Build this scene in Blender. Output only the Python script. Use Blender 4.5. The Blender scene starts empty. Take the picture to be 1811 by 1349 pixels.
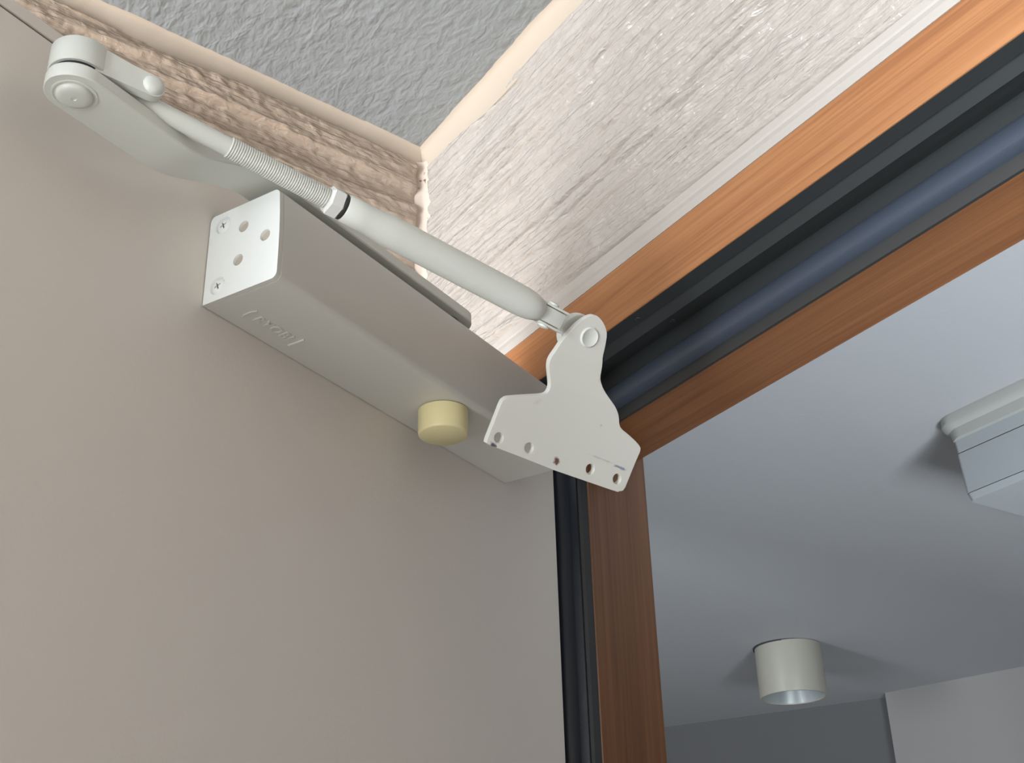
import bpy, bmesh, math
from mathutils import Vector, Matrix, noise
import numpy as np
PI = math.pi
scn = bpy.context.scene
COL = scn.collection

# ------------------------------------------------------------------ camera
cam_d = bpy.data.cameras.new('camera')
cam = bpy.data.objects.new('camera', cam_d); COL.objects.link(cam)
cam_d.sensor_fit = 'HORIZONTAL'; cam_d.sensor_width = 36.0
cam_d.lens = 2217.59 / 1811 * 36.0
cam_d.clip_start = 0.02
roll, pitch = math.radians(-1.60517), math.radians(27.12971)
fw = Vector((0, math.cos(pitch), math.sin(pitch)))
up = Vector((0, -math.sin(pitch), math.cos(pitch)))
rx = Vector((1, 0, 0))
r2 = rx * math.cos(roll) + up * math.sin(roll)
u2 = -rx * math.sin(roll) + up * math.cos(roll)
CAMZ = 1.60
m = Matrix((r2, u2, -fw)).transposed().to_4x4(); m.translation = (0, 0, CAMZ)
cam.matrix_world = m
scn.camera = cam

# ------------------------------------------------------------------ world, lights, exposure
scn.view_settings.view_transform = 'Standard'
scn.view_settings.look = 'None'
scn.view_settings.gamma = 1.0
scn.view_settings.use_curve_mapping = False
scn.view_settings.exposure = 0.86
world = bpy.data.worlds.new('world'); scn.world = world; world.use_nodes = True
bgn = world.node_tree.nodes['Background']
bgn.inputs[0].default_value = (0.80, 0.86, 1.0, 1)
bgn.inputs[1].default_value = 0.30

def area(name, loc, target, sx, sy, power, color):
    l = bpy.data.lights.new(name, 'AREA'); l.shape = 'RECTANGLE'
    l.size = sx; l.size_y = sy; l.energy = power; l.color = color
    o = bpy.data.objects.new(name, l); COL.objects.link(o); o.location = loc
    o.rotation_euler = (Vector(target) - Vector(loc)).to_track_quat('-Z', 'Y').to_euler()
    return o
area('window_light_near', (-1.9, -0.9, 1.2), (-0.05, 0.75, 2.0), 1.7, 1.7, 135, (0.88, 0.95, 1.0))
area('fill_light_warm', (-0.30, 0.70, 1.55), (-0.07, 0.96, 2.25), 0.10, 0.10, 0.42, (1.0, 0.68, 0.44))  # added warm fill behind the door; no lamp known there
sp = bpy.data.lights.new('fill_spot_far', 'SPOT'); sp.energy = 72; sp.color = (0.86, 0.93, 1.0); sp.spot_size = math.radians(88); sp.spot_blend = 0.5; sp.shadow_soft_size = 0.22  # added spot in place of far-room daylight, aimed clear of the door
spo = bpy.data.objects.new('fill_spot_far', sp); COL.objects.link(spo)
spl, spt = Vector((0.6452, 0.157, 1.30)), Vector((0.889, 0.973, 2.25))
spo.location = spl; spo.rotation_euler = (spt - spl).to_track_quat('-Z', 'Y').to_euler()

# ------------------------------------------------------------------ frames
CM = Vector((0, 0, CAMZ))
A = Vector((-0.15197382, 0.53294414, CAMZ + 0.31949605))      # lower back left corner of the closer body
D = Vector((0.51938056, 0.85454305, 0)); N = Vector((0.85454305, -0.51938056, 0))
W = Vector((-0.54651552, 0.83744897, 0)); NW = Vector((0.83744897, 0.54651552, 0))
L = Vector((0.76848525, 0.6398675, 0)); Z = Vector((0, 0, 1))
E = A + 0.346 * D
def frame(o, x, y):
    M = Matrix((x, y, Z)).transposed().to_4x4(); M.translation = o
    return M
M_DOOR = frame(A, D, -N)        # local (u, -v, w)
M_WALL = frame(E, -W, NW)       # local (a, b, z)
Kc = E + 0.18 * W - 0.0095 * NW
nL = Vector((L.y, -L.x, 0))
M_LEFT = frame(Kc, L, -nL)      # x towards the corner, y into the wall, z
M_ID = Matrix.Identity(4)
def rel(parent_M, child_M): return parent_M.inverted() @ child_M

# ------------------------------------------------------------------ object helpers
def link(name, me, M=M_ID, parent=None, mats=None, smooth=False, kind=None):
    o = bpy.data.objects.new(name, me); COL.objects.link(o)
    if parent is not None:
        o.parent = parent
        o['_'] = 0; del o['_']
        PM = WM[parent.name]
        o.matrix_parent_inverse = Matrix.Identity(4)
        o.matrix_basis = PM.inverted() @ M
    else:
        o.matrix_basis = M
    WM[o.name] = M.copy()
    if mats:
        for mm in (mats if isinstance(mats, (list, tuple)) else [mats]): me.materials.append(mm)
    if smooth and me is not None:
        for p in me.polygons: p.use_smooth = True
    if kind: o['kind'] = kind
    return o
WM = {}
def empty(name, M, label=None, cat=None, group=None, kind=None):
    o = bpy.data.objects.new(name, None); COL.objects.link(o); o.matrix_basis = M
    o.empty_display_size = 0.02
    WM[o.name] = M.copy()
    if label: o['label'] = label
    if cat: o['category'] = cat
    if group: o['group'] = group
    if kind: o['kind'] = kind
    return o
def bm_mesh(bm, name='m'):
    bmesh.ops.recalc_face_normals(bm, faces=bm.faces)
    me = bpy.data.meshes.new(name); bm.to_mesh(me); bm.free(); return me
def box_bm(x0, x1, y0, y1, z0, z1, bevel=0, seg=2):
    bm = bmesh.new(); bmesh.ops.create_cube(bm, size=1)
    for v in bm.verts:
        v.co = ((x0 + x1) / 2 + v.co.x * (x1 - x0), (y0 + y1) / 2 + v.co.y * (y1 - y0), (z0 + z1) / 2 + v.co.z * (z1 - z0))
    if bevel: bmesh.ops.bevel(bm, geom=bm.edges[:], offset=bevel, segments=seg, affect='EDGES', profile=0.5)
    return bm
def box(x0, x1, y0, y1, z0, z1, bevel=0, seg=2): return bm_mesh(box_bm(x0, x1, y0, y1, z0, z1, bevel, seg))
def prism(pts, vec, origin=(0, 0, 0)):
    """closed polygon of 3-D points, extruded by vec"""
    bm = bmesh.new(); vs = [bm.verts.new(p) for p in pts]
    f = bm.faces.new(vs); r = bmesh.ops.extrude_face_region(bm, geom=[f])
    bmesh.ops.translate(bm, vec=vec, verts=[g for g in r['geom'] if isinstance(g, bmesh.types.BMVert)])
    return bm
def lathe(profile, seg=32, axis_M=M_ID, close=True):
    """profile: list of (radius, height) turned round local z"""
    bm = bmesh.new(); rings = []
    for r, h in profile:
        if r < 1e-7: rings.append([bm.verts.new(axis_M @ Vector((0, 0, h)))])
        else: rings.append([bm.verts.new(axis_M @ Vector((r * math.cos(2 * PI * i / seg), r * math.sin(2 * PI * i / seg), h))) for i in range(seg)])
    for a, b in zip(rings, rings[1:]):
        for i in range(seg):
            j = (i + 1) % seg
            if len(a) == 1 and len(b) == 1: continue
            if len(a) == 1: bm.faces.new((a[0], b[i], b[j]))
            elif len(b) == 1: bm.faces.new((a[i], a[j], b[0]))
            else: bm.faces.new((a[i], a[j], b[j], b[i]))
    if close:
        for rg in (rings[0], rings[-1]):
            if len(rg) > 1: bm.faces.new(rg)
    return bm
def autosmooth(me, deg=35):
    for p in me.polygons: p.use_smooth = True
    bm = bmesh.new(); bm.from_mesh(me)
    for e in bm.edges:
        if len(e.link_faces) == 2 and e.calc_face_angle(0) > math.radians(deg): e.smooth = False
    bm.to_mesh(me); bm.free(); return me
def boolean(me, cutters):
    """cut closed meshes out of a closed mesh"""
    for c in cutters:
        a = bpy.data.objects.new('tmp_a', me); b = bpy.data.objects.new('tmp_b', c)
        COL.objects.link(a); COL.objects.link(b)
        md = a.modifiers.new('b', 'BOOLEAN'); md.operation = 'DIFFERENCE'; md.object = b; md.solver = 'EXACT'
        dg = bpy.context.evaluated_depsgraph_get(); dg.update()
        me2 = bpy.data.meshes.new_from_object(a.evaluated_get(dg))
        bpy.data.objects.remove(a); bpy.data.objects.remove(b); me = me2
    return me
def dirM(origin, z, x=None):
    z = Vector(z).normalized()
    if x is None: x = Vector((0, 0, 1)) if abs(z.z) < 0.9 else Vector((1, 0, 0))
    y = z.cross(Vector(x)).normalized(); x = y.cross(z)
    M = Matrix((x, y, z)).transposed().to_4x4(); M.translation = origin
    return M

# ------------------------------------------------------------------ materials
def mat(name, color, rough=0.5, metal=0.0, spec=0.5):
    m = bpy.data.materials.new(name); m.use_nodes = True
    b = m.node_tree.nodes['Principled BSDF']
    b.inputs['Base Color'].default_value = (*color, 1); b.inputs['Roughness'].default_value = rough
    b.inputs['Metallic'].default_value = metal; b.inputs['Specular IOR Level'].default_value = spec
    return m
def nd(m, t, **kw):
    n = m.node_tree.nodes.new(t)
    for k, v in kw.items(): setattr(n, k, v)
    return n
def lk(m, a, b): m.node_tree.links.new(a, b)
def bump(m, height, strength, dist, prev=None):
    b = nd(m, 'ShaderNodeBump'); b.inputs['Strength'].default_value = strength; b.inputs['Distance'].default_value = dist
    lk(m, height, b.inputs['Height'])
    if prev: lk(m, prev, b.inputs['Normal'])
    lk(m, b.outputs[0], m.node_tree.nodes['Principled BSDF'].inputs['Normal'])
    return b.outputs[0]
def objcoord(m, scale=(1, 1, 1), rot=(0, 0, 0), loc=(0, 0, 0)):
    tc = nd(m, 'ShaderNodeTexCoord'); mp = nd(m, 'ShaderNodeMapping')
    mp.inputs['Scale'].default_value = scale; mp.inputs['Rotation'].default_value = rot; mp.inputs['Location'].default_value = loc
    lk(m, tc.outputs['Object'], mp.inputs[0]); return mp.outputs[0]
def noi(m, vec, scale, detail=2, rough=0.5, dist=0):
    n = nd(m, 'ShaderNodeTexNoise'); n.inputs['Scale'].default_value = scale; n.inputs['Detail'].default_value = detail
    n.inputs['Roughness'].default_value = rough; n.inputs['Distortion'].default_value = dist
    lk(m, vec, n.inputs['Vector']); return n.outputs['Fac']
def ramp(m, fac, stops):
    r = nd(m, 'ShaderNodeValToRGB'); el = r.color_ramp.elements
    while len(el) < len(stops): el.new(0.5)
    for e, (p, c) in zip(el, stops): e.position = p; e.color = (*c, 1)
    lk(m, fac, r.inputs[0]); return r.outputs[0]
def base(m, sock): lk(m, sock, m.node_tree.nodes['Principled BSDF'].inputs['Base Color'])

def painted(name, col, rough=0.42, grain=0.12):
    m = mat(name, col, rough)
    v = objcoord(m); n = noi(m, v, 900, 2)
    bump(m, n, grain, 0.0003)
    return m
MAT_PAINT = painted('off_white_enamel', (0.66, 0.67, 0.62), 0.38)
MAT_BODY = painted('off_white_closer_body', (0.58, 0.565, 0.52), 0.36)
MAT_CAP = painted('white_plastic_cap', (0.90, 0.93, 0.92), 0.45)
MAT_SLOT = painted('beige_recess', (0.50, 0.44, 0.37), 0.7)
MAT_SCREW = mat('screw_steel', (0.70, 0.72, 0.72), 0.35, 0.3)
MAT_DARK = mat('dark_recess', (0.035, 0.035, 0.045), 0.7)
MAT_BUTTON = painted('cream_yellow_plastic', (0.72, 0.64, 0.36), 0.35)
MAT_BLACKRING = mat('black_rubber_ring', (0.025, 0.025, 0.025), 0.5)
MAT_NUT = painted('light_nut', (0.72, 0.71, 0.68), 0.35)
MAT_GREY = mat('dark_grey_metal', (0.16, 0.13, 0.11), 0.6)

# door skin: greige sprayed sheet with a slight orange peel
MAT_DOOR = mat('greige_door_skin', (0.58, 0.52, 0.465), 0.42)
v = objcoord(MAT_DOOR); bump(MAT_DOOR, noi(MAT_DOOR, v, 420, 3), 0.16, 0.0006)
mixc = ramp(MAT_DOOR, noi(MAT_DOOR, v, 5, 2), [(0.3, (0.715, 0.665, 0.605)), (0.75, (0.74, 0.69, 0.63))]); base(MAT_DOOR, mixc)

# painted relief wallpaper
def wallpaper(name, col, rough):
    m = mat(name, col, rough, spec=0.75)
    v = objcoord(m, (12, 12, 340)); n1 = noi(m, v, 1, 3, 0.6, 0.4)
    v2 = objcoord(m, (130, 130, 260)); n2 = noi(m, v2, 1, 2, 0.5, 0.8)
    p = bump(m, n1, 0.85, 0.0022); bump(m, n2, 0.6, 0.0020, p)
    return m
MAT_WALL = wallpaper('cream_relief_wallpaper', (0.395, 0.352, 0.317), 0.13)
MAT_WALL_L = wallpaper('warm_lit_relief_wallpaper', (0.375, 0.29, 0.222), 0.16)  # warm, dimmer light of the left wall put into the base colour
MAT_CAULK = painted('cream_caulk', (0.46, 0.38, 0.305), 0.35, 0.25)
MAT_MARGIN = painted('cream_caulk_margin', (0.42, 0.38, 0.345), 0.3, 0.25)
# spots of grime on the corner bead
MAT_BEAD = mat('corner_bead_caulk', (0.70, 0.58, 0.50), 0.35)
v = objcoord(MAT_BEAD); s = noi(MAT_BEAD, v, 160, 1)
base(MAT_BEAD, ramp(MAT_BEAD, s, [(0.70, (0.56, 0.46, 0.39)), (0.76, (0.20, 0.10, 0.07))]))

# grey crinkled ceiling paper
MAT_CEIL = mat('grey_crinkled_ceiling_paper', (0.25, 0.26, 0.262), 0.55)
v = objcoord(MAT_CEIL, (1, 1.8, 1))
n1 = noi(MAT_CEIL, v, 60, 2, 0.5, 0.3); n2 = noi(MAT_CEIL, v, 150, 2, 0.5, 0.5)
rg = nd(MAT_CEIL, 'ShaderNodeMath', operation='SUBTRACT'); rg.inputs[1].default_value = 0.5; lk(MAT_CEIL, n1, rg.inputs[0])
ab = nd(MAT_CEIL, 'ShaderNodeMath', operation='ABSOLUTE'); lk(MAT_CEIL, rg.outputs[0], ab.inputs[0])
p = bump(MAT_CEIL, n1, 0.45, 0.006); bump(MAT_CEIL, n2, 0.35, 0.001, p)

# wood
def wood(name, ax, dark, mid, light, rough=0.36, seed=0.0):
    m = mat(name, mid, rough)
    st = {'x': (1.6, 38, 38), 'z': (70, 70, 1.6)}[ax]
    fn = {'x': (6, 520, 520), 'z': (520, 520, 6)}[ax]
    v = objcoord(m, st, loc=(seed, seed, seed)); n = noi(m, v, 1, 4, 0.6, 1.6)
    c1 = ramp(m, n, [(0.30, dark), (0.46, mid), (0.62, light)])
    v2 = objcoord(m, fn); n2 = noi(m, v2, 1, 2)
    c2 = ramp(m, n2, [(0.32, (0.80, 0.76, 0.74)), (0.6, (1, 1, 1))])
    mx = nd(m, 'ShaderNodeMix', data_type='RGBA', blend_type='MULTIPLY'); mx.inputs[0].default_value = 1
    lk(m, c1, mx.inputs[6]); lk(m, c2, mx.inputs[7]); base(m, mx.outputs[2])
    bump(m, n2, 0.12, 0.0003)
    return m
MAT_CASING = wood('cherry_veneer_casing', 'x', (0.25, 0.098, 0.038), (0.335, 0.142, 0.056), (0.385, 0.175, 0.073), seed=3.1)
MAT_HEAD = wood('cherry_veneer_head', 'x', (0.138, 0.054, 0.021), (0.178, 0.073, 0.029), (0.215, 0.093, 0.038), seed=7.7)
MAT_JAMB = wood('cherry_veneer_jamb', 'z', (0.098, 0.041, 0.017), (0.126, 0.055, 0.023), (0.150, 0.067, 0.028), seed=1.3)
MAT_BLACK = mat('black_rebate_channel', (0.022, 0.025, 0.026), 0.5)
v = objcoord(MAT_BLACK); bump(MAT_BLACK, noi(MAT_BLACK, v, 700, 2), 0.15, 0.0004)
MAT_RUBBER = mat('blued_rubber_gasket', (0.040, 0.050, 0.070), 0.42)  # blue sky reflection tinted into the black base
MAT_RUBBER_SIDE = mat('black_rubber_side_gasket', (0.016, 0.021, 0.030), 0.36)
v = objcoord(MAT_RUBBER, (12, 120, 120)); bump(MAT_RUBBER, noi(MAT_RUBBER, v, 1, 2), 0.3, 0.0008)

# far room
MAT_FARCEIL = mat('white_far_ceiling_paper', (0.385, 0.395, 0.41), 0.8)
v = objcoord(MAT_FARCEIL); bump(MAT_FARCEIL, noi(MAT_FARCEIL, v, 130, 4), 0.25, 0.0015)
MAT_FARWALL = mat('dimmed_far_wall_paper', (0.115, 0.115, 0.118), 0.85)  # base darkened for the light falling off in the far room
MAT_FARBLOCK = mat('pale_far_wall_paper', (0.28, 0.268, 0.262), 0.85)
MAT_LAMP = painted('ivory_lamp_housing', (0.36, 0.345, 0.295), 0.45)
MAT_REFLECT = mat('lamp_reflector', (0.40, 0.44, 0.44), 0.3, 0.4)
MAT_UNIT = painted('pale_grey_plastic', (0.34, 0.365, 0.38), 0.5)
MAT_FLANGE = painted('yellowed_white_plastic', (0.37, 0.38, 0.355), 0.5)
MAT_FLOOR = mat('oak_floor', (0.45, 0.38, 0.30), 0.4)
v = objcoord(MAT_FLOOR, (2, 40, 1)); base(MAT_FLOOR, ramp(MAT_FLOOR, noi(MAT_FLOOR, v, 1, 3), [(0.3, (0.46, 0.44, 0.40)), (0.7, (0.58, 0.565, 0.53))]))

# ------------------------------------------------------------------ room shell
ZA = A.z
CZN = 0.425                       # near ceiling above A
def shell(name, me, M, mats, parent=None): return link(name, me, M, parent, mats, kind=None if parent else 'structure')
shell('floor', box(-3.2, 3.6, -2.6, 4.6, -0.05, 0), M_ID, MAT_FLOOR)

def relief(x0, x1, z0, z1, dx, dz, hfun):
    nx = int((x1 - x0) / dx) + 1; nz = int((z1 - z0) / dz) + 1
    xs = np.linspace(x0, x1, nx); zs = np.linspace(z0, z1, nz)
    verts = []
    for z in zs:
        for x in xs:
            e = min(1, (x - x0) / 0.004, (x1 - x) / 0.004, (z - z0) / 0.003, (z1 - z) / 0.003)
            verts.append((x, -hfun(x, z) * max(e, 0), z))
    faces = [(j * nx + i, j * nx + i + 1, (j + 1) * nx + i + 1, (j + 1) * nx + i) for j in range(nz - 1) for i in range(nx - 1)]
    me = bpy.data.meshes.new('relief'); me.from_pydata(verts, [], faces)
    me.polygons.foreach_set('use_smooth', [True] * len(faces)); me.update()
    return me
nz_ = noise.noise
def edge(t, k): return math.tanh(t * k)
def h_back(x, z):
    zz = z + 0.006 * nz_(Vector((x * 4.5, z * 9, 3.0))) + 0.0012 * nz_(Vector((x * 40, z * 60, 33.0)))
    a = nz_(Vector((x * 3.2, zz * 72, 0.0))); b = nz_(Vector((x * 10, zz * 170, 5.0)))
    c = nz_(Vector((x * 55, z * 110, 9.0))); c2 = nz_(Vector((x * 130, z * 230, 19.0))); d = nz_(Vector((x * 9, z * 30, 15.0)))
    g = max(0.0, 1 - abs(a) * 4.2)                               # combed grooves
    g2 = max(0.0, 1 - abs(b) * 4.5)
    return 0.0050 - 0.0062 * g * (0.75 + 0.8 * d) - 0.0018 * g2 + 0.0026 * max(0, c - 0.2) + 0.0018 * max(0, c2 - 0.05) * 0.8
def h_left(x, z):
    zz = z + 0.009 * nz_(Vector((x * 4, z * 12, 13.0))) - 0.02 * x + 0.0015 * nz_(Vector((x * 50, z * 60, 43.0)))
    a = nz_(Vector((x * 3, zz * 60, 20.0))); b = nz_(Vector((x * 16, zz * 130, 25.0)))
    c = nz_(Vector((x * 75, z * 120, 29.0))); c2 = nz_(Vector((x * 150, z * 240, 39.0)))
    return 0.0050 + 0.0042 * edge(a, 5.5) + 0.0014 * b + 0.0022 * max(0, c - 0.02) + 0.0012 * c2

# wall with the doorway (its plane: b = -0.0095); structure built in the wall's frame
wb = empty('wall_back', M_WALL, kind='structure')
WB = -0.0095
OP_R = 0.79                                                    # right side of the opening
shell('wall_panel', box(-0.60, -0.075, WB, 0.085, -ZA, 0.62), M_WALL, MAT_WALL, wb)
shell('wall_panel', box(-0.075, OP_R + 0.06, WB, 0.085, 0.143, 0.62), M_WALL, MAT_WALL, wb)
shell('wall_panel', box(OP_R + 0.06, 2.4, WB, 0.085, -ZA, 0.62), M_WALL, MAT_WALL, wb)
me = relief(-0.169, 0.70, 0.162, CZN - 0.019, 0.0026, 0.0009, h_back)
shell('relief_wallpaper', me, M_WALL @ Matrix.Translation((0, WB, 0)), MAT_WALL, wb)
me = relief(-0.169, -0.078, -0.05, 0.162, 0.0026, 0.0012, h_back)
shell('relief_wallpaper', me, M_WALL @ Matrix.Translation((0, WB, 0)), MAT_WALL, wb)
# left wall
wl = empty('wall_left', M_LEFT, kind='structure')
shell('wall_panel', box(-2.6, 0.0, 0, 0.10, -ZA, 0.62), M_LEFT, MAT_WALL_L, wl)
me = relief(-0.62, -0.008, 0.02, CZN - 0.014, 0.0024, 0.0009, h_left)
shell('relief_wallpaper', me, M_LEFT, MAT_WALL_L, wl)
shell('wall_right', box(1.45, 1.55, -3.4, WB, -ZA, 0.62), M_WALL, MAT_WALL)  # unseen wall, added to block sky light from the right
shell('wall_far_side', box(2.4, 2.5, 0.085, 3.9, -ZA, 0.62), M_WALL, MAT_WALL)  # unseen wall, added to shut sky light out of the far room
shell('wall_far_left', box(-1.95, -1.85, 0.085, 3.6, -ZA, 0.62), M_WALL, MAT_WALL)  # unseen wall, added to keep sky light off the far left
# near ceiling as a slab in the wall frame, up to the wall
shell('ceiling', box(-2.2, 2.4, -3.4, WB + 0.01, CZN, CZN + 0.05), M_WALL, MAT_CEIL)

# concave caulk coves, slightly wavy at the ceiling edge
def cove(x0, x1, yoff, depth, drop, side, n=160, seed=0.0):
    bm = bmesh.new(); rows = []
    for i in range(n + 1):
        x = x0 + (x1 - x0) * i / n
        wv = 0.0016 * nz_(Vector((x * 26, seed, 0))) + 0.0008 * nz_(Vector((x * 120, seed, 4)))
        ld = depth + wv; lz = drop + 0.0012 * nz_(Vector((x * 18, seed + 7, 0)))
        row = []
        for k in range(7):
            t = k / 6 * PI / 2
            # from ceiling lip (y=-ld, z=0) down to wall (y=0, z=-lz), concave
            y = -ld * (1 - math.sin(t)) ** 1.0; z = -lz * (1 - math.cos(t))
            row.append(bm.verts.new((x, yoff + y - 0.0012, CZN + z)))
        row.append(bm.verts.new((x, yoff + 0.002, CZN - lz))); row.append(bm.verts.new((x, yoff + 0.002, CZN + 0.004)))
        row.append(bm.verts.new((x, yoff - ld - 0.0012, CZN + 0.004)))
        rows.append(row)
    for a, b in zip(rows, rows[1:]):
        for k in range(len(a)):
            j = (k + 1) % len(a); bm.faces.new((a[k], a[j], b[j], b[k]))
    bm.faces.new(rows[0]); bm.faces.new(rows[-1])
    return bm_mesh(bm)
shell('trim_1', autosmooth(cove(-0.18, 0.9, WB, 0.0095, 0.028, 1, seed=1)), M_WALL, MAT_CAULK)
shell('trim_2', autosmooth(cove(-0.9, 0.001, 0, 0.0095, 0.0195, 1, seed=5)), M_LEFT, MAT_CAULK)
# corner bead
ang = []
pB = (E + 0.1655 * W - 0.0100 * NW) - Kc; pL_ = -0.0115 * L + 0.0008 * nL
bm = bmesh.new(); rows = []
for i in range(41):
    z = -0.35 + (CZN + 0.35 - 0.012) * i / 40
    row = []
    for k in range(7):
        t = k / 6
        p_ = pL_.lerp(pB, t); q_ = (pB + pL_) * 0.28
        pt = p_.lerp(q_, 0.75 * math.sin(t * PI) * (0.8 + 0.05 * nz_(Vector((0, z * 20, k)))))
        pt = Kc + pt + nL * 0.0 ; row.append(bm.verts.new((pt.x, pt.y, ZA + z)))
    q3 = Kc - nL * 0.004 + NW * 0.004; row.append(bm.verts.new((q3.x, q3.y, ZA + z)))
    rows.append(row)
for a, b in zip(rows, rows[1:]):
    for k in range(len(a)):
        j = (k + 1) % len(a); bm.faces.new((a[k], a[j], b[j], b[k]))
bm.faces.new(rows[0]); bm.faces.new(rows[-1])
shell('trim_3', autosmooth(bm_mesh(bm), 50), M_ID, MAT_BEAD)
# smooth caulk margin above the head casing: two thin steps
bm = prism([(-0.075, WB + 0.001, 0.1435), (-0.075, WB - 0.0022, 0.1435), (-0.075, WB - 0.0022, 0.1500), (-0.075, WB - 0.0008, 0.1545),
            (-0.075, WB - 0.0014, 0.1560), (-0.075, WB - 0.0012, 0.1615), (-0.075, WB + 0.001, 0.1640)], (1.1, 0, 0))
shell('trim_4', bm_mesh(bm), M_WALL, MAT_MARGIN)

# ------------------------------------------------------------------ door frame
SOF = 0.0605; FARB = 0.0845; STOPB = 0.026; REB = 0.1015
fr = empty('door_frame', M_WALL, label='cherry wood door frame with black rubber gasket in its rebate', cat='door frame')
def fpart(name, me, m, label=None, parent=fr, smooth=False):
    o = link(name, me, M_WALL, parent, m, smooth=smooth)
    if label: o['label'] = label
    return o
fpart('head_casing', box(-0.075, OP_R + 0.06, -0.0115, -0.0096, REB, 0.1435, 0.0005, 1), MAT_CASING)
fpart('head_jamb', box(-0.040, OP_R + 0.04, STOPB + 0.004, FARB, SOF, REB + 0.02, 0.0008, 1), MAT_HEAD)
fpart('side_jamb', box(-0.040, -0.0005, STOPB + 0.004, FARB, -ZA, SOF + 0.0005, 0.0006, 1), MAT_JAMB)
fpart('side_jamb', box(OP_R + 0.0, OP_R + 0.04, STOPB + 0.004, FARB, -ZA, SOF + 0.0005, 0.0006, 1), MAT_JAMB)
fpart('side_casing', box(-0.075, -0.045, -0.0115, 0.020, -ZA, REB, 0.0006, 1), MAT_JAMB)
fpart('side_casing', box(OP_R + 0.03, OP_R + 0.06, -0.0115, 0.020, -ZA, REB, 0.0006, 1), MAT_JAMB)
# black channel: lip, sloped ridge, groove back to the stop
def xprof(pts, x0, x1): return bm_mesh(prism([(x0, b, z) for b, z in pts], (x1 - x0, 0, 0)))
ch = fpart('rebate_channel', xprof([(-0.0100, REB + 0.002), (-0.0100, REB - 0.0002), (0.0006, REB - 0.0006), (0.0016, REB + 0.0006), (0.0090, REB - 0.0042),
    (0.0105, REB - 0.0005), (0.0262, REB - 0.0005), (0.0262, 0.0885), (0.0315, 0.0885), (0.0315, REB + 0.006), (-0.005, REB + 0.006)], -0.045, OP_R + 0.03), MAT_BLACK, 'black metal channel lining the rebate')
for (a_, b_) in ((0.112, -0.0035), (0.122, 0.0185), (0.43, 0.0185)):
    s_ = bm_mesh(lathe([(0, 0.0000), (0.0018, 0.0), (0.0022, -0.0005), (0.0016, -0.0009), (0.0005, -0.0006), (0, -0.0004)], 16, Matrix.Translation((a_, b_, REB - 0.0004))))
    fpart('screw', s_, MAT_BLACK, parent=ch, smooth=True)
# head gasket: rounded bulb with a lit flank, then a black strip for its shadow
gp = [(0.0305, 0.0890)]
for k in range(9):
    t = k / 8; ang_ = -PI * 0.5 + t * PI
    gp.append((0.0225 - 0.0058 * math.cos(ang_), 0.0805 - 0.0062 * math.sin(ang_)))
gp += [(0.0250, 0.0715), (0.0262, 0.0665), (0.0272, 0.0618), (0.0305, 0.0610)]
gp = [(0.0305, 0.0890), (0.0262, 0.0884), (0.0250, 0.0862), (0.0228, 0.0850), (0.0206, 0.0825), (0.0190, 0.0780), (0.0184, 0.0735), (0.0188, 0.0705), (0.0204, 0.0692), (0.0262, 0.0686), (0.0305, 0.0686)]
_unused = [(0.0262, 0.0880), (0.0228, 0.0868), (0.0190, 0.0842), (0.0166, 0.0805), (0.0160, 0.0765), (0.0178, 0.0735), (0.0210, 0.0722), (0.0238, 0.0735), (0.0262, 0.0735)]
fpart('head_gasket', autosmooth(xprof(gp, -0.042, OP_R + 0.03), 40), MAT_RUBBER, 'black rubber bulb gasket under the head')
fpart('gasket_shadow', xprof([(0.0268, 0.0700), (0.0280, 0.0603), (0.0302, 0.0603), (0.0302, 0.0700)], -0.042, OP_R + 0.03), MAT_BLACKRING, 'matt black strip for the shadow under the bulb gasket')  # flat black stands in for the shade below the bulb
# side gasket along the hinge jamb
sp = [(-0.045, 0.0305), (-0.045, 0.012), (-0.030, 0.0120), (-0.026, 0.0095), (-0.020, 0.0085), (-0.0145, 0.0105), (-0.0115, 0.0150), (-0.0105, 0.0200),
      (-0.0055, 0.0235), (-0.0030, 0.0262), (-0.0022, 0.0305)]
bm = prism([(x, y, -ZA) for x, y in sp], (0, 0, ZA + 0.072))
fpart('side_gasket', autosmooth(bm_mesh(bm), 40), MAT_RUBBER_SIDE, 'black rubber gasket beside the door edge')
bm = prism([(x, y, -ZA) for x, y in [(-0.0060, 0.0235), (-0.0025, 0.0225), (-0.0012, 0.0245), (-0.0012, 0.0305), (-0.0060, 0.0305)]], (0, 0, ZA + 0.070))
fpart('gasket_lip', bm_mesh(bm), mat('grey_gasket_lip', (0.026, 0.027, 0.029), 0.6), 'thin grey lip beside the wood')

# ------------------------------------------------------------------ the door leaf
dr = empty('door_1', M_DOOR, kind='structure')
def dpart(name, me, m, parent, label=None, smooth=False):
    o = link(name, me, M_DOOR, parent, m, smooth=smooth)
    if label: o['label'] = label
    return o
DT = 0.0895
dpart('door_leaf', box(-0.47, 0.346, 0.0, 0.036, -ZA + 0.008, DT - 0.0008, 0.0007, 2), MAT_DOOR, dr)
dpart('top_rail', box(-0.47, 0.346, 0.0008, 0.036, DT + 0.0012, DT + 0.0085, 0.0008, 2), MAT_DOOR, dr)
dpart('top_groove', box(-0.469, 0.345, 0.0016, 0.0350, DT - 0.0012, DT + 0.0016), mat('groove_shadow_filler', (0.16, 0.13, 0.11), 0.8), dr, 'dark filler for the gap shadow along the top of the door')  # dark colour stands in for shadow in the gap
dpart('edge_strip', box(0.3458, 0.3472, 0.0012, 0.035, -ZA + 0.008, DT + 0.004, 0.0004, 1), MAT_RUBBER, dr, 'thin black strip on the door edge')

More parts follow.
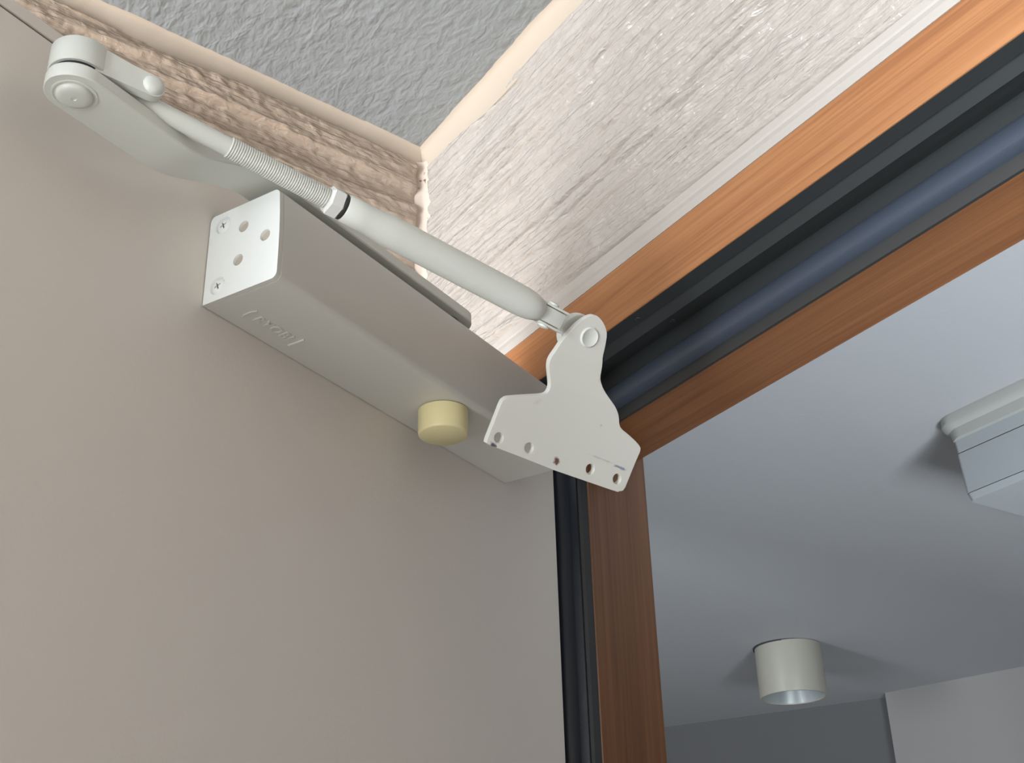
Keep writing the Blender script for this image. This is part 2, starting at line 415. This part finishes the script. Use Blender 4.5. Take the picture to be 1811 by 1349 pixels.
# ------------------------------------------------------------------ the door closer
cl = empty('door_closer', M_DOOR, label='off-white door closer on the door, jointed arm ending in a loose bracket', cat='door closer')
def P(u, v, w): return Vector((u, -v, w))                        # into the door frame's local coordinates
BL, BH = 0.2765, 0.0527
# body cross-section in (v, w)
def rr(cx, cy, r, a0, a1, n=6): return [(cx + r * math.cos(math.radians(a0 + (a1 - a0) * i / n)), cy + r * math.sin(math.radians(a0 + (a1 - a0) * i / n))) for i in range(n + 1)]
def sect(shr=0.0):
    pts = [(0.0004, shr), (0.0004, BH - 0.003 - shr)] + [(0.003 - shr, BH - shr)][:0]
    pts += rr(0.0034, BH - 0.0034, 0.003 - shr, 180, 90, 4)
    pts += rr(0.0432, BH - 0.0038, 0.0038 - shr, 90, 12, 6)
    pts += [(0.0478 - shr, 0.0385), (0.0484 - shr, 0.0270), (0.0486 - shr, 0.0150)]
    pts += rr(0.0450, 0.0036, 0.0036 - shr, -4, -90, 6)
    return pts
body_me = autosmooth(bm_mesh(prism([P(0.0026, v_, w_) for v_, w_ in sect()], (BL - 0.0026, 0, 0))), 30)
body = dpart('closer_body', body_me, MAT_BODY, cl)
# end cap with slots
cap = bm_mesh(prism([P(-0.0004, v_, w_) for v_, w_ in sect(0.0002)], (0.0028, 0, 0)))
def capsule(v0, w0, v1, w1, r, u0, u1):
    d = Vector((v1 - v0, w1 - w0)); a = math.degrees(math.atan2(d.y, d.x))
    pts = rr(v1, w1, r, a - 90, a + 90, 8) + rr(v0, w0, r, a + 90, a + 270, 8)
    return bm_mesh(prism([P(u0, x, y) for x, y in pts], (u1 - u0, 0, 0)))
slots = [(0.0239, 0.0382), (0.0390, 0.0274), (0.0220, 0.0192)]
cuts = [bm_mesh(lathe([(0.0032, -0.003), (0.0032, 0.0016)], 28, dirM(P(0, v_, w_), (1, 0, 0)))) for v_, w_ in slots]
scr = [(0.0094, 0.0445), (0.0094, 0.0086)]
for v_, w_ in scr:
    cuts.append(bm_mesh(lathe([(0.0054, -0.003), (0.0047, 0.0010)], 28, dirM(P(0, v_, w_), (1, 0, 0)))))
cap = boolean(cap, cuts)
cap.materials.clear()
for p_ in cap.polygons:
    c_ = p_.center
    near = min([math.hypot(-c_.y - v_, c_.z - w_) - r_ for (v_, w_), r_ in [(q, 0.0040) for q in slots] + [(q, 0.0062) for q in scr]])
    p_.material_index = 1 if (abs(p_.normal.x) < 0.6 and near > 0) else 0
capo = dpart('end_cap', autosmooth(cap, 25), [MAT_CAP, MAT_BODY], cl, 'bright white end plate with two screws and three holes')
for v_, w_ in slots:
    dpart('hole_plug', bm_mesh(lathe([(0.00315, 0.0013), (0.00315, 0.0019)], 28, dirM(P(0, v_, w_), (1, 0, 0)))), MAT_SLOT, capo)
def cross_cut(M, r, wd, h0, h1):
    out = []
    for a in (0.35, 0.35 + PI / 2):
        b = box_bm(-r, r, -wd, wd, h0, h1); bmesh.ops.transform(b, matrix=M @ Matrix.Rotation(a, 4, 'Z'), verts=b.verts); out.append(bm_mesh(b))
    return out
for v_, w_ in scr:
    Ms = dirM(P(0.0010, v_, w_), (-1, 0, 0))
    hd = bm_mesh(lathe([(0.0044, 0), (0.0044, 0.0003), (0.0038, 0.0010), (0.0024, 0.0014), (0, 0.0015)], 28, Ms))
    hd = boolean(hd, cross_cut(Ms, 0.0021, 0.00042, 0.0006, 0.003))
    so = dpart('screw', autosmooth(hd, 40), MAT_CAP, capo)
for v_, w_ in scr:
    Ms = dirM(P(0.0010, v_, w_), (-1, 0, 0))
    bmx = bmesh.new()
    for a in (0.35, 0.35 + PI / 2):
        b = box_bm(-0.0019, 0.0019, -0.0004, 0.0004, 0.0004, 0.00075); bmesh.ops.transform(b, matrix=Ms @ Matrix.Rotation(a, 4, 'Z'), verts=b.verts)
        mt = bpy.data.meshes.new('t'); b.to_mesh(mt); b.free(); bmx.from_mesh(mt)
    dpart('cross_shade', bm_mesh(bmx), MAT_DARK, capo, 'dark insert for the shade in a screw cross')  # dark insert paints the shade inside the cut cross
# right end plate
dpart('end_plate', autosmooth(bm_mesh(prism([P(BL, v_, w_) for v_, w_ in sect(0.0002)], (0.0026, 0, 0))), 25), MAT_BODY, cl)
# embossed lettering on the underside
def text_mesh(s, size):
    c = bpy.data.curves.new('txt', 'FONT'); c.body = s; c.size = size; c.extrude = 0.00050; c.bevel_depth = 0.00012; c.align_x = 'CENTER'; c.align_y = 'CENTER'
    c.space_character = 1.12
    o = bpy.data.objects.new('txt', c); COL.objects.link(o); dg = bpy.context.evaluated_depsgraph_get(); dg.update()
    me = bpy.data.meshes.new_from_object(o.evaluated_get(dg)); bpy.data.objects.remove(o); return me
tm = text_mesh('RYOBI', 0.0086)
MT = M_DOOR @ Matrix(((1, 0, 0, 0.0362), (0, -1, 0, -0.0142), (0, 0, -1, 0.0), (0, 0, 0, 1)))
to = link('embossed_lettering', tm, MT, cl, MAT_BODY)
def bar(pts, wd):
    bm = bmesh.new()
    for (x0, y0), (x1, y1) in zip(pts, pts[1:]):
        d = Vector((x1 - x0, y1 - y0)).normalized(); nn = Vector((-d.y, d.x)) * wd / 2
        q = [(x0 + nn.x, y0 + nn.y), (x1 + nn.x, y1 + nn.y), (x1 - nn.x, y1 - nn.y), (x0 - nn.x, y0 - nn.y)]
        vs = [bm.verts.new(P(x, y, 0.0003)) for x, y in q]; vt = [bm.verts.new(P(x, y, -0.00060)) for x, y in q]
        bm.faces.new(vs); bm.faces.new(vt)
        for i in range(4): bm.faces.new((vs[i], vs[(i + 1) % 4], vt[(i + 1) % 4], vt[i]))
    return bm_mesh(bm)
dpart('embossed_bracket', bar([(0.0186, 0.0094), (0.0176, 0.0110), (0.0172, 0.0142), (0.0174, 0.0172), (0.0184, 0.0192)], 0.0007), MAT_BODY, cl)
dpart('embossed_bracket', bar([(0.0540, 0.0086), (0.0540, 0.0194)], 0.0010), MAT_PAINT, cl)
# yellow valve cap under the body
bm = lathe([(0.0136, 0.0), (0.0146, -0.0006), (0.0146, -0.0145), (0.0143, -0.0156), (0.0135, -0.0162), (0, -0.0163)], 48, Matrix.Translation(P(0.1650, 0.0300, 0)))
dpart('valve_cap', autosmooth(bm_mesh(bm), 40), MAT_BUTTON, cl, 'cream-yellow round plastic cap under the body')

# main arm: flat bar with a joggle, one end over the spindle, the other on the pivot
PU = -0.1127; PR = 0.0132; SU = 0.1700; SR = 0.0128
def sm(t): t = max(0, min(1, t)); return t * t * (3 - 2 * t)
bm = bmesh.new(); rows = []
st = []
for k in range(13): st.append((PU - PR * math.cos(k / 12 * PI / 2), PR * math.sin(k / 12 * PI / 2)))
st[0] = (st[0][0], 0.0009)
for k in range(1, 50):
    u = PU + (SU - PU) * k / 50; st.append((u, PR + (SR - PR) * k / 50 - 0.0006 * math.sin(PI * k / 50)))
for k in range(13): st.append((SU + SR * math.sin(k / 12 * PI / 2), SR * math.cos(k / 12 * PI / 2)))
st[-1] = (st[-1][0], 0.0009)
TH = 0.0068
def arm_w(u): return 0.0400 + 0.0192 * sm((u + 0.062) / 0.064)
def arm_v(u): return 0.0312 + 0.0006 * sm((u + 0.05) / 0.1)
for u, hw in st:
    vc = arm_v(u); wb_ = arm_w(u); r = min(0.0006, hw * 0.5)
    ring = [(vc - hw + r, wb_), (vc + hw - r, wb_), (vc + hw, wb_ + r), (vc + hw, wb_ + TH - r), (vc + hw - r, wb_ + TH), (vc - hw + r, wb_ + TH), (vc - hw, wb_ + TH - r), (vc - hw, wb_ + r)]
    rows.append([bm.verts.new(P(u, a, b)) for a, b in ring])
for a, b in zip(rows, rows[1:]):
    for k in range(8): bm.faces.new((a[k], a[(k + 1) % 8], b[(k + 1) % 8], b[k]))
bm.faces.new(rows[0]); bm.faces.new(rows[-1])
arm = dpart('main_arm', autosmooth(bm_mesh(bm), 32), MAT_PAINT, cl)
# spindle joining arm and body
dpart('spindle', bm_mesh(lathe([(0.0095, BH - 0.002), (0.0095, 0.062)], 24, Matrix.Translation(P(0.165, 0.030, 0)))), MAT_GREY, cl, 'dark spindle between body and arm', True)
# pivot button under the arm end, in a shallow groove ring
bm = lathe([(0.0098, 0.0003), (0.0098, -0.0003), (0.0090, -0.0004), (0.0084, 0.0002), (0.0079, 0.0002), (0.0077, -0.0010), (0.0068, -0.0018), (0.0050, -0.0021), (0.0012, -0.0021), (0.0009, -0.0017), (0, -0.0017)], 40, Matrix.Translation(P(PU, 0.0306, 0.0400)))
dpart('pivot_button', autosmooth(bm_mesh(bm), 50), MAT_PAINT, cl, 'round rivet button under the arm end')
# pivot: black filler for the shaded gap, boss and shoe
P0 = P(PU, 0.0305, 0.0550); P1 = P(0.1444, 0.1250, 0.0176)
RD = (P1 - P0).normalized()
dpart('pivot_gap_filler', bm_mesh(lathe([(0.0108, 0.0466), (0.0108, 0.0508)], 32, Matrix.Translation(P(PU, 0.0306, 0)))), MAT_BLACKRING, cl, 'black filler for the shaded gap at the elbow', True)  # black disc painting the shade between arm and boss
bm = lathe([(0.0121, 0.0500), (0.0126, 0.0505), (0.0126, 0.0622), (0.0120, 0.0630), (0, 0.0632)], 40, Matrix.Translation(P(PU, 0.0306, 0)))
dpart('pivot_boss', autosmooth(bm_mesh(bm), 40), MAT_PAINT, cl)
# shoe: flat-sided block from the boss along the rod, rounded at the rivet
XD = Vector((RD.x, RD.y, 0)).normalized(); YD = Vector((-XD.y, XD.x, 0))
if YD.dot(P(0, 1, 0)) < 0: YD = -YD
shp = [(0.000, 0.0490), (0.0290, 0.0478)] + rr(0.0300, 0.0535, 0.0056, -80, 90, 10) + [(0.0200, 0.0600), (0.006, 0.0625), (0.0, 0.0625)]
base_ = P(PU, 0.0306, 0)
def shoe(y0, y1):
    pts = [base_ + XD * x + Vector((0, 0, w_)) + YD * y0 for x, w_ in shp]
    return bm_mesh(prism(pts, YD * (y1 - y0)))
dpart('rod_shoe', autosmooth(shoe(-0.0100, -0.0070), 30), MAT_PAINT, cl)
dpart('rod_shoe', autosmooth(shoe(0.0055, 0.0100), 30), MAT_PAINT, cl)
rv = base_ + XD * 0.0300 + Vector((0, 0, 0.0535)) + YD * 0.0098
bm = lathe([(0.0048, -0.001), (0.0048, 0.0010), (0.0040, 0.0022), (0.0022, 0.0029), (0, 0.0030)], 28, dirM(rv, YD))
dpart('shoe_rivet', autosmooth(bm_mesh(bm), 50), MAT_PAINT, cl)
# rod
LEN = (P1 - P0).length
MR = dirM(P0, RD)
def along(t): return t * LEN
prof = [(0.0034, along(0.055)), (0.0038, along(0.07)), (0.0041, along(0.10)), (0.0043, along(0.20)), (0.0045, along(0.262))]
dpart('rod', autosmooth(bm_mesh(lathe(prof, 28, MR)), 40), MAT_PAINT, cl)
pr = []; n_th = 46; a0, a1 = along(0.262), along(0.462)
for k in range(n_th):
    h0 = a0 + (a1 - a0) * k / n_th; dh = (a1 - a0) / n_th
    pr += [(0.00445, h0), (0.0051, h0 + dh * 0.35), (0.0051, h0 + dh * 0.55), (0.00445, h0 + dh * 0.9)]
dpart('rod_thread', bm_mesh(lathe(pr, 24, MR)), MAT_PAINT, cl, 'threaded stretch of the rod', True)
# hexagonal nut
hx = []
bm = lathe([(0.0062, along(0.4545)), (0.0077, along(0.4585)), (0.0077, along(0.4790)), (0.0066, along(0.4820))], 6, MR @ Matrix.Rotation(0.30, 4, 'Z'))
dpart('lock_nut', bm_mesh(bm), MAT_NUT, cl, 'hexagonal lock nut on the rod')
dpart('rubber_ring', bm_mesh(lathe([(0.0064, along(0.481)), (0.0067, along(0.4825)), (0.0067, along(0.4875)), (0.0064, along(0.489))], 32, MR)), MAT_BLACKRING, cl, 'black ring between nut and tube', True)
prof = [(0.0066, along(0.4885)), (0.0071, along(0.4905)), (0.0073, along(0.53)), (0.0075, along(0.555)), (0.0082, along(0.575)), (0.0083, along(0.60)), (0.0083, along(0.87)),
        (0.0081, along(0.895)), (0.0075, along(0.915)), (0.0060, along(0.935)), (0.004, along(0.94))]
dpart('arm_tube', autosmooth(bm_mesh(lathe(prof, 40, MR)), 45), MAT_PAINT, cl)

# loose bracket at the end of the rod
MDI = M_DOOR.inverted()
TC = Vector((0.04250854, 0.6036265, 1.93505364)); BN = Vector((0.45554118, -0.64752951, -0.61089096))
EX = Vector((0.87925969, 0.434602, 0.19499613)); EY = Vector((0.13922869, -0.62596057, 0.76732571))
BN.normalize(); EY = (EY - EY.dot(BN) * BN).normalized(); EX = EY.cross(BN).normalized()
MB = Matrix((EX, EY, BN)).transposed().to_4x4(); MB.translation = TC
OUT = [(-14.13, 0.57), (-8.6, 6.74), (-3.79, 10.58), (0.95, 12.52), (4.54, 12.05), (8.91, 8.39), (11.96, 2.77), (12.01, -4.83), (11.36, -11.52), (12.32, -21.42), (14.14, -26.49), (18.28, -32.39), (24.82, -39.23), (27.76, -44.86), (28.92, -51.38), (35.49, -56.27), (42.13, -61.67), (43.33, -64.99), (40.26, -70.46), (32.34, -84.92), (28.15, -86.79), (22.22, -85.69), (-16.7, -72.84), (-39.62, -64.33), (-56.6, -58.3), (-59.0, -57.0), (-59.5, -54.6), (-51.1, -37.1), (-48.44, -34.12), (-44.78, -33.05), (-32.1, -32.64), (-23.6, -32.31), (-20.28, -30.77), (-18.94, -27.23), (-20.03, -21.64), (-21.17, -16.9), (-21.16, -11.97), (-18.49, -6.04)]
HOLES = [(-52.33, -54.17), (-33.13, -60.23), (7.67, -73.59), (26.4, -79.94)]
def spline(pts, n=3):
    out = []
    m_ = len(pts)
    for i in range(m_):
        p0, p1, p2, p3 = (Vector(pts[(i + k) % m_]) for k in (-1, 0, 1, 2))
        if (p2 - p1).length > 9: out.append(p1); continue
        for k in range(n):
            t = k / n
            out.append(0.5 * ((2 * p1) + (-p0 + p2) * t + (2 * p0 - 5 * p1 + 4 * p2 - p3) * t * t + (-p0 + 3 * p1 - 3 * p2 + p3) * t ** 3))
    return out
PT = 0.0038
ths = math.radians(-16)
def bend(x, y):
    s_ = math.sin(ths) * x - math.cos(ths) * y; s_ *= 1000
    t = max(0, min(1, (s_ - 10) / 14)); z = -2.5 * (t * t * (3 - 2 * t)) + 0.26 * (s_ - 30 if s_ > 31.5 else (s_ - 28.5) ** 2 / 6 if s_ > 28.5 else 0)
    return z / 1000
def plate_mesh():
    c = bpy.data.curves.new('plate', 'CURVE'); c.dimensions = '2D'; c.fill_mode = 'BOTH'
    def loop(pts):
        sp_ = c.splines.new('POLY'); sp_.points.add(len(pts) - 1); sp_.use_cyclic_u = True
        for q, p in zip(sp_.points, pts): q.co = (p[0], p[1], 0, 1)
    loop([(p.x, p.y) for p in spline(OUT)])
    for x, y in HOLES: loop([(x + 2.9 * math.cos(2 * PI * k / 28), y + 2.9 * math.sin(2 * PI * k / 28)) for k in range(28)])
    c.extrude = (PT * 1000) / 2 - 0.3; c.bevel_depth = 0.3; c.bevel_resolution = 1; c.offset = -0.3
    o = bpy.data.objects.new('plate', c); COL.objects.link(o); dg = bpy.context.evaluated_depsgraph_get(); dg.update()
    me = bpy.data.meshes.new_from_object(o.evaluated_get(dg)); bpy.data.objects.remove(o); return me
bm = bmesh.new(); bm.from_mesh(plate_mesh())
for v_ in bm.verts: v_.co = Vector((v_.co.x / 1000, v_.co.y / 1000, v_.co.z / 1000 - PT / 2))
bmesh.ops.remove_doubles(bm, verts=bm.verts[:], dist=1e-6)
bmesh.ops.triangulate(bm, faces=bm.faces[:])
dirv = Vector((math.sin(ths), -math.cos(ths), 0))
for s_ in [10, 11, 12, 13, 14, 15, 16, 17, 18, 19, 20, 21, 22, 23, 24, 26, 28, 28.8, 29.6, 30.4, 31.2, 31.6, 34]:
    bmesh.ops.bisect_plane(bm, geom=bm.verts[:] + bm.edges[:] + bm.faces[:], plane_co=dirv * s_ / 1000, plane_no=dirv, dist=1e-6)
for k_ in range(-9, 8):
    bmesh.ops.bisect_plane(bm, geom=bm.verts[:] + bm.edges[:] + bm.faces[:], plane_co=(k_ * 0.006 + 0.0012, 0, 0), plane_no=(dirv.y, -dirv.x, 0), dist=1e-6)
for v_ in bm.verts: v_.co.z += bend(v_.co.x, v_.co.y)
plate = bm_mesh(bm)
# bracket paint with grime spots where the photo has them
MAT_PLATE = painted('off_white_bracket', (0.66, 0.65, 0.60), 0.36)
mp_ = MAT_PLATE
tcn = nd(mp_, 'ShaderNodeTexCoord'); wob = noi(mp_, tcn.outputs['Object'], 420, 3, 0.7)
cur = None
def spot(col_prev, cx, cy, rx_, ry_, rot, color, amt):
    mpn = nd(mp_, 'ShaderNodeMapping', vector_type='TEXTURE'); mpn.inputs['Location'].default_value = (cx / 1000, cy / 1000, 0)
    mpn.inputs['Rotation'].default_value = (0, 0, rot); mpn.inputs['Scale'].default_value = (rx_ / 1000, ry_ / 1000, 1)
    lk(mp_, tcn.outputs['Object'], mpn.inputs[0])
    ln = nd(mp_, 'ShaderNodeVectorMath', operation='LENGTH'); lk(mp_, mpn.outputs[0], ln.inputs[0])
    ad = nd(mp_, 'ShaderNodeMath', operation='MULTIPLY_ADD'); lk(mp_, wob, ad.inputs[0]); ad.inputs[1].default_value = 2.2; ad.inputs[2].default_value = -1.1
    sm_ = nd(mp_, 'ShaderNodeMath', operation='ADD'); lk(mp_, ln.outputs['Value'], sm_.inputs[0]); lk(mp_, ad.outputs[0], sm_.inputs[1])
    mr = nd(mp_, 'ShaderNodeMapRange'); lk(mp_, sm_.outputs[0], mr.inputs[0]); mr.inputs[1].default_value = 0.5; mr.inputs[2].default_value = 1.1; mr.inputs[3].default_value = amt; mr.inputs[4].default_value = 0
    mx = nd(mp_, 'ShaderNodeMix', data_type='RGBA'); lk(mp_, mr.outputs[0], mx.inputs[0])
    if col_prev is None: mx.inputs[6].default_value = (0.66, 0.65, 0.60, 1)
    else: lk(mp_, col_prev, mx.inputs[6])
    mx.inputs[7].default_value = (*color, 1); return mx.outputs[2]
cur = spot(None, -15.0, -67.9, 2.0, 2.3, 0.2, (0.13, 0.045, 0.03), 0.95)
cur = spot(cur, -56.0, -57.8, 2.4, 1.7, -0.3, (0.07, 0.06, 0.09), 0.95)
cur = spot(cur, 28.2, -73.6, 4.6, 0.9, -0.32, (0.14, 0.16, 0.27), 0.8)
cur = spot(cur, 15.2, -68.3, 10.0, 0.6, -0.34, (0.40, 0.38, 0.34), 0.5)
cur = spot(cur, -27.6, -36.1, 3.2, 1.4, 0.3, (0.50, 0.45, 0.33), 0.35)
cur = spot(cur, 15.3, -50.0, 0.8, 0.8, 0, (0.42, 0.40, 0.35), 0.7)
cur = spot(cur, 13.0, -23.0, 1.6, 4.5, 0, (0.62, 0.56, 0.40), 0.6)
base(mp_, cur)
po = link('bracket_plate', autosmooth(plate, 40), MB, cl, MAT_PLATE); wn_ = po.modifiers.new('wn', 'WEIGHTED_NORMAL'); wn_.keep_sharp = True; wn_.weight = 60; po['label'] = 'loose bracket plate with four screw holes and grime spots'
bm = lathe([(0.0058, -0.0002), (0.0058, 0.0005), (0.0050, 0.0010), (0.0046, 0.0007), (0, 0.0008)], 36, Matrix.Translation((0.0008, 0.0002, 0)))
link('bracket_rivet', autosmooth(bm_mesh(bm), 50), MB, po, MAT_PAINT)
# knuckle behind the plate and forked rod end
bm = lathe([(0.0105, -0.0128), (0.0112, -0.0122), (0.0112, -0.0082), (0.0105, -0.0076)], 36, Matrix.Translation((-0.0020, 0.0005, 0)))
link('knuckle', autosmooth(bm_mesh(bm), 40), MB, cl, MAT_PAINT)
bm = lathe([(0.0060, -0.0080), (0.0060, -0.0030)], 28, Matrix.Translation((-0.001, 0.0005, 0)))
link('knuckle_pin', autosmooth(bm_mesh(bm), 40), MB, cl, MAT_DARK)
# fork frame: x along the rod, z out to the viewer (roughly the plate normal), y across
KC = M_DOOR.inverted() @ (TC + EX * -0.0040 + EY * 0.0015 + BN * -0.0087)
FX = RD; TV = (M_DOOR.inverted().to_3x3() @ BN); FZ = (TV - TV.dot(FX) * FX).normalized(); FY = FZ.cross(FX).normalized()
tube_end = P0 + RD * along(0.925)
MF = Matrix((FX, FY, FZ)).transposed().to_4x4(); MF.translation = tube_end
MFW = M_DOOR @ MF
def fork(name, bm, m=MAT_PAINT, sm_=None):
    return link(name, autosmooth(bm_mesh(bm), sm_ or 40), MFW, cl, m)
tl = along(0.075)
fork('rod_tongue', box_bm(-0.003, tl - 0.0035, -0.0042, 0.0042, -0.0036, 0.0036, 0.0008))
fork('fork_cheek', box_bm(0.0035, tl - 0.0005, 0.0046, 0.0060, -0.0060, 0.0032, 0.0006))
fork('fork_cheek', box_bm(0.0035, tl - 0.0005, -0.0060, -0.0046, -0.0060, 0.0032, 0.0006))
for sy in (1, -1):
    fork('fork_rivet', lathe([(0.0036, 0), (0.0034, 0.0010), (0.0022, 0.0017), (0, 0.0019)], 24, dirM((0.0085, sy * 0.0059, 0), (0, sy, 0))))

# ------------------------------------------------------------------ beyond the doorway
HC = CAMZ + 0.65 - ZA
fc = shell('ceiling_far', box(-2.6, 3.2, 0.085, 4.2, HC, HC + 0.05), M_WALL, MAT_FARCEIL)
c1 = Vector((0.8286, 2.8738, 0)); bdir = Vector((1.0711 - 0.8286, 2.6622 - 2.8738, 0)).normalized(); bn = Vector((-bdir.y, bdir.x, 0))
if bn.dot(c1) < 0: bn = -bn
MBK = frame(c1, bdir, bn)
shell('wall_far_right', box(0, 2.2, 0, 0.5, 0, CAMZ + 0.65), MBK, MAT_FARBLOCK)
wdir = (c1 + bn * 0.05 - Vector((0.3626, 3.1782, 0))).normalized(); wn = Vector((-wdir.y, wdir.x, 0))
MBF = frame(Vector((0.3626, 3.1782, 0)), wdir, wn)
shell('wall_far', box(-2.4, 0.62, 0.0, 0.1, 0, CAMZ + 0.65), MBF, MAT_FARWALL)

# cylindrical downlight
LPOS = Vector((0.5290, 2.4500, CAMZ + 0.65))
lp = empty('downlight', Matrix.Translation(LPOS), label='ivory cylindrical downlight fixed to the far ceiling, switched off', cat='ceiling lamp')
ML = Matrix.Translation(LPOS)
R1 = 0.0645; HL = 0.100
bm = lathe([(R1 * 0.97, 0.0), (R1, -0.002), (R1, -HL + 0.002), (R1 * 0.985, -HL), (R1 * 0.94, -HL), (R1 * 0.93, -HL + 0.002)], 56, close=False)
link('lamp_housing', autosmooth(bm_mesh(bm), 40), ML, lp, MAT_LAMP)
bm = lathe([(R1 * 0.93, -HL + 0.002), (R1 * 0.80, -HL + 0.022), (R1 * 0.62, -HL + 0.045), (R1 * 0.45, -HL + 0.060)], 56, close=False)
link('reflector', autosmooth(bm_mesh(bm), 60), ML, lp, MAT_REFLECT)['label'] = 'pale reflector cone inside'
link('lamp_disc', bm_mesh(lathe([(R1 * 0.46, -HL + 0.056), (R1 * 0.46, -HL + 0.062)], 40)), ML, lp, MAT_LAMP)
link('ceiling_plate', bm_mesh(lathe([(R1 * 1.0, 0.0), (R1 * 1.0, -0.003), (R1 * 0.97, -0.003)], 48)), ML @ Matrix.Translation((-0.003, 0.001, 0)), lp, MAT_DARK)['label'] = 'dark mounting plate at the ceiling'

# ceiling ventilation unit, cut off by the frame
un = empty('ventilation_unit', M_WALL @ Matrix.Translation((0.05, 0.95, HC)), label='pale grey plastic ventilation unit hanging from the far ceiling at the right', cat='ceiling vent')
def upart(name, me, m, label=None, parent=un):
    o = link(name, me, M_WALL, parent, m)
    if label: o['label'] = label
    return o
def roundrect(x0, x1, y0, y1, r, z, n=8):
    return [(x, y, z) for x, y in rr(x1 - r, y1 - r, r, 0, 90, n) + rr(x0 + r, y1 - r, r, 90, 180, n) + rr(x0 + r, y0 + r, r, 180, 270, n) + rr(x1 - r, y0 + r, r, 270, 360, n)]
def loft(loops):
    bm = bmesh.new(); rs = [[bm.verts.new(p) for p in lp_] for lp_ in loops]
    for a, b in zip(rs, rs[1:]):
        for i in range(len(a)): bm.faces.new((a[i], a[(i + 1) % len(a)], b[(i + 1) % len(b)], b[i]))
    bm.faces.new(rs[0]); bm.faces.new(rs[-1]); return bm
X0, X1, Y0, Y1 = -0.222, 0.33, 0.728, 1.02
upart('flange', autosmooth(bm_mesh(loft([roundrect(X0, X1, Y0, Y1, 0.030, HC), roundrect(X0, X1, Y0, Y1, 0.030, HC - 0.010), roundrect(X0 + 0.004, X1 - 0.004, Y0 + 0.003, Y1 - 0.004, 0.028, HC - 0.016),
    roundrect(X0 + 0.008, X1 - 0.008, Y0 + 0.006, Y1 - 0.008, 0.026, HC - 0.018), roundrect(X0 + 0.010, X1 - 0.010, Y0 + 0.007, Y1 - 0.010, 0.026, HC - 0.030)])), 30), MAT_FLANGE, 'rounded flange against the ceiling')
upart('housing', autosmooth(bm_mesh(loft([roundrect(X0 + 0.016, X1 - 0.02, Y0 + 0.014, Y1 - 0.02, 0.006, HC - 0.028), roundrect(X0 + 0.017, X1 - 0.02, Y0 + 0.015, Y1 - 0.02, 0.006, HC - 0.046)])), 30), MAT_UNIT)
upart('housing', autosmooth(bm_mesh(loft([roundrect(X0 + 0.0165, X1 - 0.02, Y0 + 0.0145, Y1 - 0.02, 0.006, HC - 0.0475), roundrect(X0 + 0.018, X1 - 0.02, Y0 + 0.016, Y1 - 0.02, 0.006, HC - 0.098)])), 30), MAT_UNIT)
upart('housing_core', box(X0 + 0.022, X1 - 0.03, Y0 + 0.018, Y1 - 0.03, HC - 0.096, HC - 0.03), MAT_DARK, 'dark inside seen in the seams')
upart('bottom_cover', autosmooth(bm_mesh(loft([roundrect(X0 + 0.018, X1 - 0.02, Y0 + 0.016, Y1 - 0.02, 0.008, HC - 0.0992), roundrect(X0 + 0.020, X1 - 0.022, Y0 + 0.018, Y1 - 0.022, 0.008, HC - 0.108)])), 30), MAT_UNIT)
